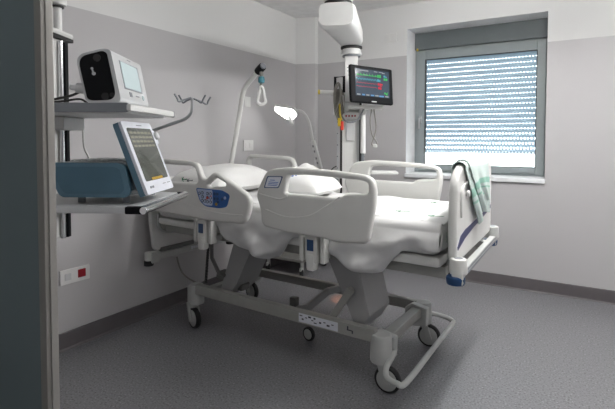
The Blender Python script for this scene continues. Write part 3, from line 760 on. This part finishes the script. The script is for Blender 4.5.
MB().box((-.005,-.05,1.47-ZC),(.07,.02,.17),.006).build('socket_strip', M['grey'], pn)
MB().box((.0,-.062,1.60-ZC),(.16,.04,.07),.012).build('outlet_block', M['white'], pn)
q = MB()
for x in (-.04,-.015,.012,.036): q.cyl((x,-.08,1.60-ZC),(x,-.085,1.60-ZC),.009,seg=10)
q.build('outlet_port', M['red'], pn)
# handle block with a black loop and a side pin
MB().bb((-.15,-.10,1.60-ZC),(-.06,-.03,1.78-ZC),.012).build('bracket_block', M['white'], cp)
MB().tube([(-.135,-.105,1.80-ZC),(-.135,-.105,1.93-ZC),(-.06,-.105,1.935-ZC),(-.06,-.105,1.80-ZC)], .012, 8, 0).build('black_handle', M['black'], cp)
q = MB(); q.cyl((-.27,-.08,1.808-ZC),(-.13,-.08,1.80-ZC),.019); so = q.build('hook_pin', M['white'], cp)
MB().cyl((-.282,-.08,1.8085-ZC),(-.266,-.08,1.808-ZC),.020).build('yellow_tip', M['yellow'], so)
# pump pole
q = MB(); q.cyl((.105,-.10,1.28-ZC),(.105,-.10,1.66-ZC),.022); q.box((.10,-.08,1.63-ZC),(.06,.09,.05),.01); q.build('pump_pole', M['white'], cp)
q = MB(); q.bb((.09,-.104,1.10-ZC),(.115,-.06,1.30-ZC),.003); q.build('pole_holder', M['greyd'], cp)
MB().bb((-.02,-.17,1.655-ZC),(.27,-.04,1.685-ZC),.008).build('monitor_bracket', M['white'], cp)
# writing shelf
q = MB(); q.bb((.10,-.16,1.105-ZC),(.40,.06,1.125-ZC),.006); q.bb((.02,-.02,1.10-ZC),(.12,.04,1.13-ZC),.005); q.build('shelf', M['white'], cp)

mn = thing('patient_monitor', 'black patient monitor showing coloured vital sign traces', 'monitor')
ml = V((2.9367,-4.6566,1.4))
F_ = V((math.sin(-.5488), math.cos(-.5488), 0)); R_ = V((math.cos(-.5488), -math.sin(-.5488), 0))
pl_ = ml+F_*3.62+R_*(3.62*(350.5-307.5)/458); pr_ = ml+F_*3.84+R_*(3.84*(392.5-307.5)/458)
mid = (pl_+pr_)/2; dx = (pr_-pl_); MW = dx.length
mn.location = (mid.x, mid.y, 1.84); mn.rotation_euler = (math.radians(-6), math.radians(1.5), math.atan2(dx.y, dx.x))
MHt = .305
q = MB(); q.box((0,.018,0),(MW,.036,MHt),.014); q.build('housing', M['black'], mn)
q = MB(); q.box((.02,.065,0),(MW*.7,.08,MHt*.7),.02); q.build('back_cover', M['grey'], mn)
sw, shh = MW*.80, MHt*.72
MB().bb((-sw/2,-.0022,-shh/2+.012),(sw/2,.002,shh/2+.012)).build('screen', M['screen_k'], mn)
sc = [c for c in mn.children if c.name.startswith('screen')][0]
def trace(name, fn, z, m, x0=-.47, x1=.13, r=.0022, n=120):
    pts = [V(((x0+(x1-x0)*i/n)*sw, -.003, .012+z*shh+fn(i/n)*shh)) for i in range(n+1)]
    MB().tube(pts, r, 5, 0).build(name, m, sc)
ecg = lambda t: (.075*math.exp(-(((t*7) % 1)-.5)**2/.002)-.02*math.exp(-(((t*7) % 1)-.62)**2/.003)+.015*math.exp(-(((t*7) % 1)-.8)**2/.006))
trace('green_trace', ecg, .27, M['lg'])
trace('cyan_trace', lambda t: .03*math.sin(t*50)+.012*math.sin(t*100), .13, M['lc'])
trace('red_trace', lambda t: .025*abs(math.sin(t*22)), -.03, M['lr'], r=.0014)
trace('red_trace', lambda t: .02*abs(math.sin(t*22+.6)), -.16, M['lr'], r=.0014)
def blocks(name, lst, m):
    for x, z, w_, h_ in lst: MB().box((x*sw,-.003,.012+z*shh),(w_*sw,.0015,h_*shh)).build(name, m, sc, smooth=False)
blocks('white_readout', [(-.3,.44,.36,.045),(.1,.445,.10,.025),(.33,.42,.08,.025),(.25,.445,.12,.02),(-.20,.285,.14,.03)], M['lw'])
blocks('green_readout', [(.165,.29,.05,.10),(.225,.29,.05,.10),(.36,.20,.05,.08),(.42,.20,.05,.08),(.36,-.33,.045,.06),(.41,-.36,.05,.07),(.44,-.30,.03,.02)], M['lg'])
blocks('cyan_readout', [(.16,.13,.05,.09),(.21,.12,.04,.07),(.36,.31,.05,.07),(.41,.29,.03,.04)], M['lc'])
blocks('red_readout', [(.17,-.01,.04,.09),(.22,-.015,.04,.08),(.27,-.01,.05,.05),(.18,-.15,.04,.09),(.23,-.16,.05,.09),(.24,-.08,.07,.03)], M['lr'])
blocks('blue_readout', [(-.28,-.45,.08,.05),(-.02,-.45,.10,.05),(.25,-.455,.14,.055)], M['lb'])
blocks('grey_readout', [(-.42,-.45,.10,.045),(-.16,-.45,.09,.045),(.11,-.45,.10,.045),(.41,-.45,.10,.04)], M['lw'])
MB().box((.01,-.001,-MHt/2+.016),(.05,.002,.008)).build('name_badge', M['grey'], mn)
# things hanging on the pendant
cbn = thing('cable_bundle', 'bundle of grey monitoring leads with red and yellow ends on the pendant pin', 'cables', (1.16+.11, -1.02+.02, ZC), math.radians(25))
q = MB()
for i in range(7):
    a = (i-3)*.007
    q.tube([(-.20+a*.4,-.075,1.828-ZC),(-.215+a,-.10,1.80-ZC),(-.215+a*1.5,-.10,1.66-ZC+.012*i),(-.19+a*1.2,-.10,1.56-ZC+.01*i)], .006, 6, 5)
    q.tube([(-.20+a*.4,-.075,1.828-ZC),(-.19+a,-.05,1.78-ZC),(-.19+a,-.055,1.64-ZC)], .006, 6, 5)
q.build('lead', M['cableg'], cbn)
q = MB()
for i in range(8):
    w_ = .022+.004*(i % 3); h_ = .085+.006*(i % 4); yc = -.106-.0045*i
    q.tube([(-.222+w_*math.sin(2*PI*k/14+.1*i), yc, 1.79-.004*i+h_*math.cos(2*PI*k/14)-ZC) for k in range(14)], .0052, 6, 2, closed=True)
q.build('lead_coil', M['cableg'], cbn)
q = MB(); q.tube([(-.205,-.11,1.70-ZC),(-.20,-.115,1.62-ZC),(-.185,-.11,1.56-ZC)], .008, 6, 4); q.build('yellow_lead', M['yellow'], cbn)
MB().box((-.205,-.112,1.545-ZC),(.025,.016,.07),.005).build('yellow_plug', M['yellow'], cbn)
MB().box((-.18,-.112,1.515-ZC),(.025,.016,.075),.005).build('red_plug', M['redb'], cbn)
hc = thing('hanging_cable', 'thin grey cable hanging in a loop right of the pendant column', 'cable', (1.16, -1.02, ZC), math.radians(25))
MB().tube([(.175,-.10,1.657-ZC),(.165,-.105,1.55-ZC),(.18,-.105,1.44-ZC),(.205,-.105,1.40-ZC),(.225,-.105,1.36-ZC),(.205,-.105,1.335-ZC),(.18,-.105,1.36-ZC),(.195,-.10,1.41-ZC),(.215,-.10,1.50-ZC),(.20,-.10,1.62-ZC),(.195,-.10,1.657-ZC)], .0055, 7, 6).build('cable_loop', M['cableg'], hc)
MB().box((.205,-.105,1.345-ZC),(.04,.02,.03),.008).build('cable_clip', M['tube'], hc)
mh = thing('monitor_cable', 'dark cable loop sagging under the patient monitor', 'cable', (1.16, -1.02, ZC), math.radians(25))
MB().tube([(-.09,-.115,1.655-ZC),(-.07,-.13,1.59-ZC),(-.02,-.135,1.545-ZC),(.05,-.135,1.56-ZC),(.09,-.13,1.62-ZC),(.11,-.12,1.657-ZC)], .0075, 7, 6).build('cable_loop', M['greyd'], mh)

# ------------------------------------------------------------------ equipment pendant (left foreground)
TH = math.radians(29); OP = (1.35, -3.45, 0)
ep = thing('equipment_pendant', 'ceiling pendant with two equipment shelves in the left foreground', 'pendant', (1.35,-3.45,ZC), TH)
Z = lambda z: z-ZC
q = MB(); q.bb((-.475,.13,Z(.95)),(-.402,.27,Z(1.85)),.012); q.build('column', M['white'], ep)
q = MB(); q.bb((-.480,.12,Z(1.858)),(-.378,.285,Z(1.885)),.012); q.build('column_cap', M['white'], ep)
MB().bb((-.478,.125,Z(1.844)),(-.380,.28,Z(1.859))).build('cap_gasket', M['tyre'], ep)
q = MB(); q.cyl((-.390,.19,Z(.95)),(-.390,.19,Z(1.835)),.011); q.build('chrome_rail', M['chrome'], ep)
MB().bb((-.390,.205,Z(.95)),(-.376,.23,Z(1.835)),.003).build('dark_track', M['black'], ep)
q = MB(); q.cyl((-.405,.2,Z(1.88)),(-.405,.2,Z(2.02)),.017); q.build('upper_pole', M['white'], ep)
q = MB(); q.cyl((-.405,.2,Z(1.985)),(-.405,.2,Z(1.993)),.026); q.build('joint_ring', M['tyre'], ep)
q = MB(); q.cyl((-.405,.2,Z(1.993)),(-.405,.2,Z(2.10)),.038,bevel=.01); q.cyl((-.405,.2,Z(2.08)),(-.405,.2,0),.032); q.cyl((-.405,.2,-.05),(-.405,.2,0),.10,bevel=.01); q.build('ceiling_mount', M['white'], ep)
# upper shelf
su = MB(); su.bb((-.36,-.25,Z(1.508)),(.116,.19,Z(1.523)),.004); su = su.build('upper_shelf', M['white'], ep)
MB().bb((-.37,-.262,Z(1.493)),(.112,-.248,Z(1.526)),.004).build('front_edge', M['greyd'], su)
q = MB(); q.bb((.104,-.262,Z(1.497)),(.124,.19,Z(1.521)),.005); q.build('side_rail', M['white'], su)
MB().bb((.106,.188,Z(1.496)),(.124,.196,Z(1.522)),.003).build('end_cap', M['greyd'], su)
MB().bb((-.345,-.22,Z(1.490)),(.09,.17,Z(1.509)),.006).build('shelf_tray', M['white'], su)
q = MB(); q.bb((-.41,.13,Z(1.44)),(-.34,.21,Z(1.52)),.006); q.build('shelf_bracket', M['white'], su)
# outlet boxes under the upper shelf
for x0, x1 in ((-.350,-.298),(-.294,-.250)):
    MB().bb((x0,-.03,Z(1.436)),(x1,.13,Z(1.489)),.006).build('outlet_box', M['white'], ep)
MB().cyl((-.335,-.030,Z(1.478)),(-.335,-.033,Z(1.478)),.005).build('indicator_stud', M['mark'], ep)
# lower shelf
sl2 = MB(); sl2.bb((-.36,-.25,Z(1.140)),(.145,.19,Z(1.160)),.004); sl2 = sl2.build('lower_shelf', M['greyd'], ep)
MB().bb((-.355,-.245,Z(1.1598)),(.14,.185,Z(1.1635)),.001).build('shelf_mat', M['grey'], sl2)
MB().bb((-.37,-.264,Z(1.138)),(.125,-.248,Z(1.163)),.004).build('front_edge', M['grey'], sl2)
q = MB(); q.bb((.10,-.272,Z(1.137)),(.165,-.246,Z(1.164)),.005); q.build('rail_holder', M['black'], sl2)
q = MB(); q.bb((.10,.17,Z(1.137)),(.165,.196,Z(1.164)),.005); q.build('rail_holder', M['black'], sl2)
q = MB(); q.cyl((.168,-.275,Z(1.151)),(.168,.20,Z(1.151)),.0135,bevel=.003); q.build('chrome_handrail', M['chrome'], sl2)
q = MB(); q.bb((-.41,.13,Z(1.07)),(-.34,.21,Z(1.14)),.006); q.build('shelf_bracket', M['white'], sl2)
# hook arm
q = MB(); q.tube([(-.03,.20,Z(1.15)),(-.03,.20,Z(1.30)),(-.03,.205,Z(1.40)),(.0,.235,Z(1.433)),(.10,.25,Z(1.472)),(.155,.25,Z(1.492)),(.182,.25,Z(1.52)),(.187,.25,Z(1.555)),(.187,.25,Z(1.588))], .0075, 10, 5); ha = q.build('infusion_arm', M['alu'], ep)
q = MB()
for s, y in ((-1,0),(1,0),(-1,-.02),(1,.03)):
    q.tube([(.187,.25+y,Z(1.586)),(.187+s*.025,.25+y*2,Z(1.575)),(.187+s*.042,.25+y*3,Z(1.565)),(.187+s*.05,.25+y*3,Z(1.58)),(.187+s*.062,.25+y*3,Z(1.60))], .0042, 7, 4)
q.build('bag_hook', M['greyd'], ha)
q = MB(); q.tube([(-.33,.26,Z(1.44)),(-.325,.26,Z(1.36)),(-.30,.26,Z(1.30)),(-.27,.26,Z(1.17))], .005, 7, 5); q.build('supply_tube', M['tube'], ep)

# upper device: tilted ventilator
vt = thing('ventilator', 'white portable ventilator with black end panel on the upper shelf', 'ventilator', (1.35,-3.45,1.527), TH+.075)
prof = [(x-.018, z) for x, z in rpoly([(-.097,.172),(.004,.197),(.029,.192),(.066,.004),(-.040,.0),(-.060,.006)], [.04,.03,.03,.02,.025,.025], 8)]
q = MB(); q.prism(prof, 1, -.205, .115, .006); q.build('housing', M['grey'], vt)
cx, cz = -.033, .098
ins = [(cx+(x-cx)*.86, cz+(z-cz)*.90) for x, z in [(a-.018, b) for a, b in rpoly([(-.097,.172),(.004,.197),(.022,.190),(.060,.004),(-.040,.0),(-.060,.006)], .042, 8)]]
q = MB(); q.prism(ins, 1, -.2085, -.2, .001); ve = q.build('end_panel', M['black'], vt)
q = MB()
for x, z, r in ((-.035,.162,.013),(-.008,.025,.013),(.016,.030,.008),): q.lathe([(r,-.001),(r,.0022)], Matrix.Translation((x,-.2095,z)) @ Matrix.Rotation(PI/2,4,'X'), 18)
q.build('rubber_foot', M['tyre'], ve)
q = MB(); q.cyl((-.053,-.2085,.124),(-.053,-.2105,.124),.0045,seg=14); q.cyl((-.047,-.2085,.106),(-.047,-.2105,.106),.0065,seg=14); q.box((-.050,-.2095,.114),(.005,.002,.018),0,Matrix.Rotation(-.3,4,'Y')); q.build('keyhole', M['grey'], ve)
# front face frame: from bottom edge to top edge along the leaning face
p0, p1 = V((.048,0,.004)), V((.0105,0,.192))
up = (p1-p0).normalized(); nr = V((up.z,0,-up.x))
FM = Matrix(((0,up.x,nr.x,p0.x),(1,0,0,0),(0,up.z,nr.z,p0.z),(0,0,0,1)))   # (y, along, out)
def fplate(nm, poly, o0, o1, m, par):
    q = MB(); q.prism(poly, 2, o0, o1); q.b.transform(FM); return q.build(nm, m, par, smooth=False)
H = (p1-p0).length
fplate('screen_bezel', [(-.140,H*.30),(.06,H*.30),(.06,H*.86),(-.140,H*.86)], -.002, .0015, M['greyd'], vt)
fplate('screen', [(-.134,H*.33),(.045,H*.33),(.045,H*.84),(-.134,H*.84)], 0, .0028, M['screen_l'], vt)
for y in (-.085,): fplate('menu_button', [(y-.014,H*.16),(y+.012,H*.16),(y+.012,H*.25),(y-.014,H*.25)], -.001, .002, M['greyd'], vt)
fplate('label', [(-.03,H*.19),(.01,H*.19),(.01,H*.215),(-.03,H*.215)], -.001, .001, M['greyd'], vt)
q = MB(); q.lathe([(.011,0),(.010,.004)], FM @ Matrix.Translation((.055,H*.2,-.001)), 16); q.build('power_button', M['screen_l'], vt)
fplate('maker_print', [(-.05,H*.93),(-.01,H*.93),(-.01,H*.95),(-.05,H*.95)], -.001, .001, M['greyd'], vt)
q = MB(); q.cyl((-.070,-.17,.052),(-.122,-.185,.058),.020,.018,18,bevel=.003); q.cyl((-.12,-.185,.058),(-.138,-.19,.060),.011,seg=12); vh = q.build('hose_port', M['grey'], vt)
q = MB(); q.cyl((-.137,-.1898,.060),(-.1395,-.1905,.0603),.0085); q.build('port_hole', M['tyre'], vh)
vc = tag(MB().tube([(-.31,-.16,.008),(-.27,-.165,.006),(-.20,-.17,.018),(-.14,-.165,.032),(-.115,-.16,.045)], .005, 7, 6).tube([(-.30,-.13,.006),(-.2,-.14,.012),(-.12,-.15,.02),(-.085,-.16,.006),(-.075,-.14,.004)], .004, 7, 6).build('ventilator_cable', M['cable']), 'black cables lying behind the ventilator on the upper shelf', 'cable')
vc.location = (1.35,-3.45,1.5275); vc.rotation_euler = (0,0,TH)

# lower device: blue gas unit with tilted touch screen
bv = thing('medical_console', 'petrol-blue medical unit with a tilted touchscreen on the lower shelf', 'medical device', (1.35,-3.45,1.1637), TH)
bp_ = rpoly([(-.20,.150),(.060,.150),(.082,.140),(.102,.046),(.088,.026),(-.145,.026),(-.158,.034),(-.20,.11)], .018)
q = MB(); q.prism(bp_, 1, -.205, .12, .008); q.build('housing', M['grey'], bv)
q = MB(); q.prism(bp_, 1, -.225, -.19, .008); sp_ = q.build('blue_side', M['blue'], bv)
cxx, czz = -.045, .088
q = MB(); q.prism([(cxx+(x-cxx)*.86, czz+(z-czz)*.78) for x, z in bp_], 1, -.227, -.22, .001); q.build('side_recess', M['blue2'], sp_)
for x in (-.11,.06):
    for y in (-.16,.08): MB().cyl((x,y,0),(x,y,.03),.014).build('foot', M['greyd'], bv)
q = MB()
for k in range(8): q.box((-.15+k*.028,-.04,.1545),(.012,.22,.006),.002)
q.build('top_vents', M['grey'], bv)
T0, T1 = V((.160,0,.034)), V((.062,0,.298))
up = (T1-T0).normalized(); nr = V((up.z,0,-up.x)); H = (T1-T0).length
FM = Matrix(((0,up.x,nr.x,T0.x),(1,0,0,0),(0,up.z,nr.z,T0.z),(0,0,0,1)))
def tpl(nm, poly, o0, o1, m, par, bev=0):
    q = MB(); q.prism(rpoly(poly, .01), 2, o0, o1, bev); q.b.transform(FM); return q.build(nm, m, par, smooth=bev > 0)
tb = tpl('screen_back', [(-.222,0),(.050,0),(.050,H),(-.222,H)], -.026, -.004, M['blue'], bv, .004)
tpl('screen_bezel', [(-.222,.0),(.050,.0),(.050,H),(-.222,H)], -.006, .006, M['labelw'], bv, .003)
ts = tpl('screen', [(-.197,H*.17),(.028,H*.17),(.028,H*.91),(-.197,H*.91)], 0, .0075, M['screen_t'], bv)
for i in range(4):
    for j in range(6):
        y0 = -.186+j*.034; v0 = H*(.85-.062*i)
        q = MB(); q.prism([(y0,v0-.006),(y0+.024,v0-.006),(y0+.024,v0+.002),(y0,v0+.002)], 2, .007, .0082); q.b.transform(FM); q.build('screen_key', M['lk'], ts, smooth=False)
tpl('status_bar', [(-.14,H*.175),(-.03,H*.175),(-.03,H*.21),(-.14,H*.21)], .007, .008, M['lg'], ts).data.materials[0] = M['amber']
q = MB()
for y in (-.18,-.16): q.prism([(y,H*.07),(y+.012,H*.07),(y+.012,H*.10),(y,H*.10)], 2, .005, .008)
for y in (-.05,.0): q.prism([(y,H*.09),(y+.03,H*.09),(y+.03,H*.10),(y,H*.10)], 2, .005, .0068)
q.prism([(-.10,H*.945),(-.05,H*.945),(-.05,H*.958),(-.10,H*.958)], 2, .005, .0068)
q.b.transform(FM); q.build('bezel_print', M['greyd'], bv, smooth=False)
q = MB(); q.prism(rpoly([(.042,H*.66),(.076,H*.69),(.081,H*.82),(.074,H*.88),(.042,H*.91)], .012), 2, -.02, .004, .003); q.b.transform(FM); kb = q.build('knob_housing', M['labelw'], bv)
q = MB(); q.lathe([(.016,0),(.016,.012),(.012,.016)], FM @ Matrix.Translation((.058,H*.80,.003)), 18); q.build('control_knob', M['grey'], kb)
MB().box((.075,-.06,.11),(.07,.10,.07),.01).build('screen_mount', M['grey'], bv)

# ------------------------------------------------------------------ lights, world, camera
def spot(name, loc, e, ang, col, size=.01):
    l = bpy.data.lights.new(name, 'SPOT'); l.energy = e; l.spot_size = math.radians(ang); l.spot_blend = .8; l.color = col; l.shadow_soft_size = size
    o = bpy.data.objects.new(name, l); C.objects.link(o); o.location = loc; return o
sp = spot('night_light_beam', BM @ V((-.14,.42,.66)), 14, 18, (1,.30,.06)); sp.rotation_euler = ((BM @ V((-.15,.80,0)))-(BM @ V((-.14,.42,.66)))).to_track_quat('-Z','Y').to_euler()


wd = bpy.data.worlds.new('World'); bpy.context.scene.world = wd; wd.use_nodes = True
wd.node_tree.nodes['Background'].inputs[0].default_value = (.6,.7,.8,1); wd.node_tree.nodes['Background'].inputs[1].default_value = .3

cd = bpy.data.cameras.new('Camera'); cam = bpy.data.objects.new('Camera', cd); C.objects.link(cam)
yaw, pitch, roll = -.5488, .0377, .0021
fwv = V((math.sin(yaw)*math.cos(pitch), math.cos(yaw)*math.cos(pitch), -math.sin(pitch)))
r = V((math.cos(yaw), -math.sin(yaw), 0)); u = r.cross(fwv)
r2 = r*math.cos(roll)+u*math.sin(roll); u2 = -r*math.sin(roll)+u*math.cos(roll)
m = Matrix((r2, u2, -fwv)).transposed().to_4x4(); m.translation = (2.9367, -4.6566, 1.4)
cam.matrix_world = m
cd.sensor_width = 36; cd.lens = 457.99/615*36; cd.shift_y = -48.05/615; cd.clip_start = .05
sc_ = bpy.context.scene; sc_.camera = cam
sc_.view_settings.view_transform = 'Standard'; sc_.view_settings.look = 'None'; sc_.view_settings.gamma = 1
sc_.view_settings.use_curve_mapping = False; sc_.view_settings.exposure = 0.72
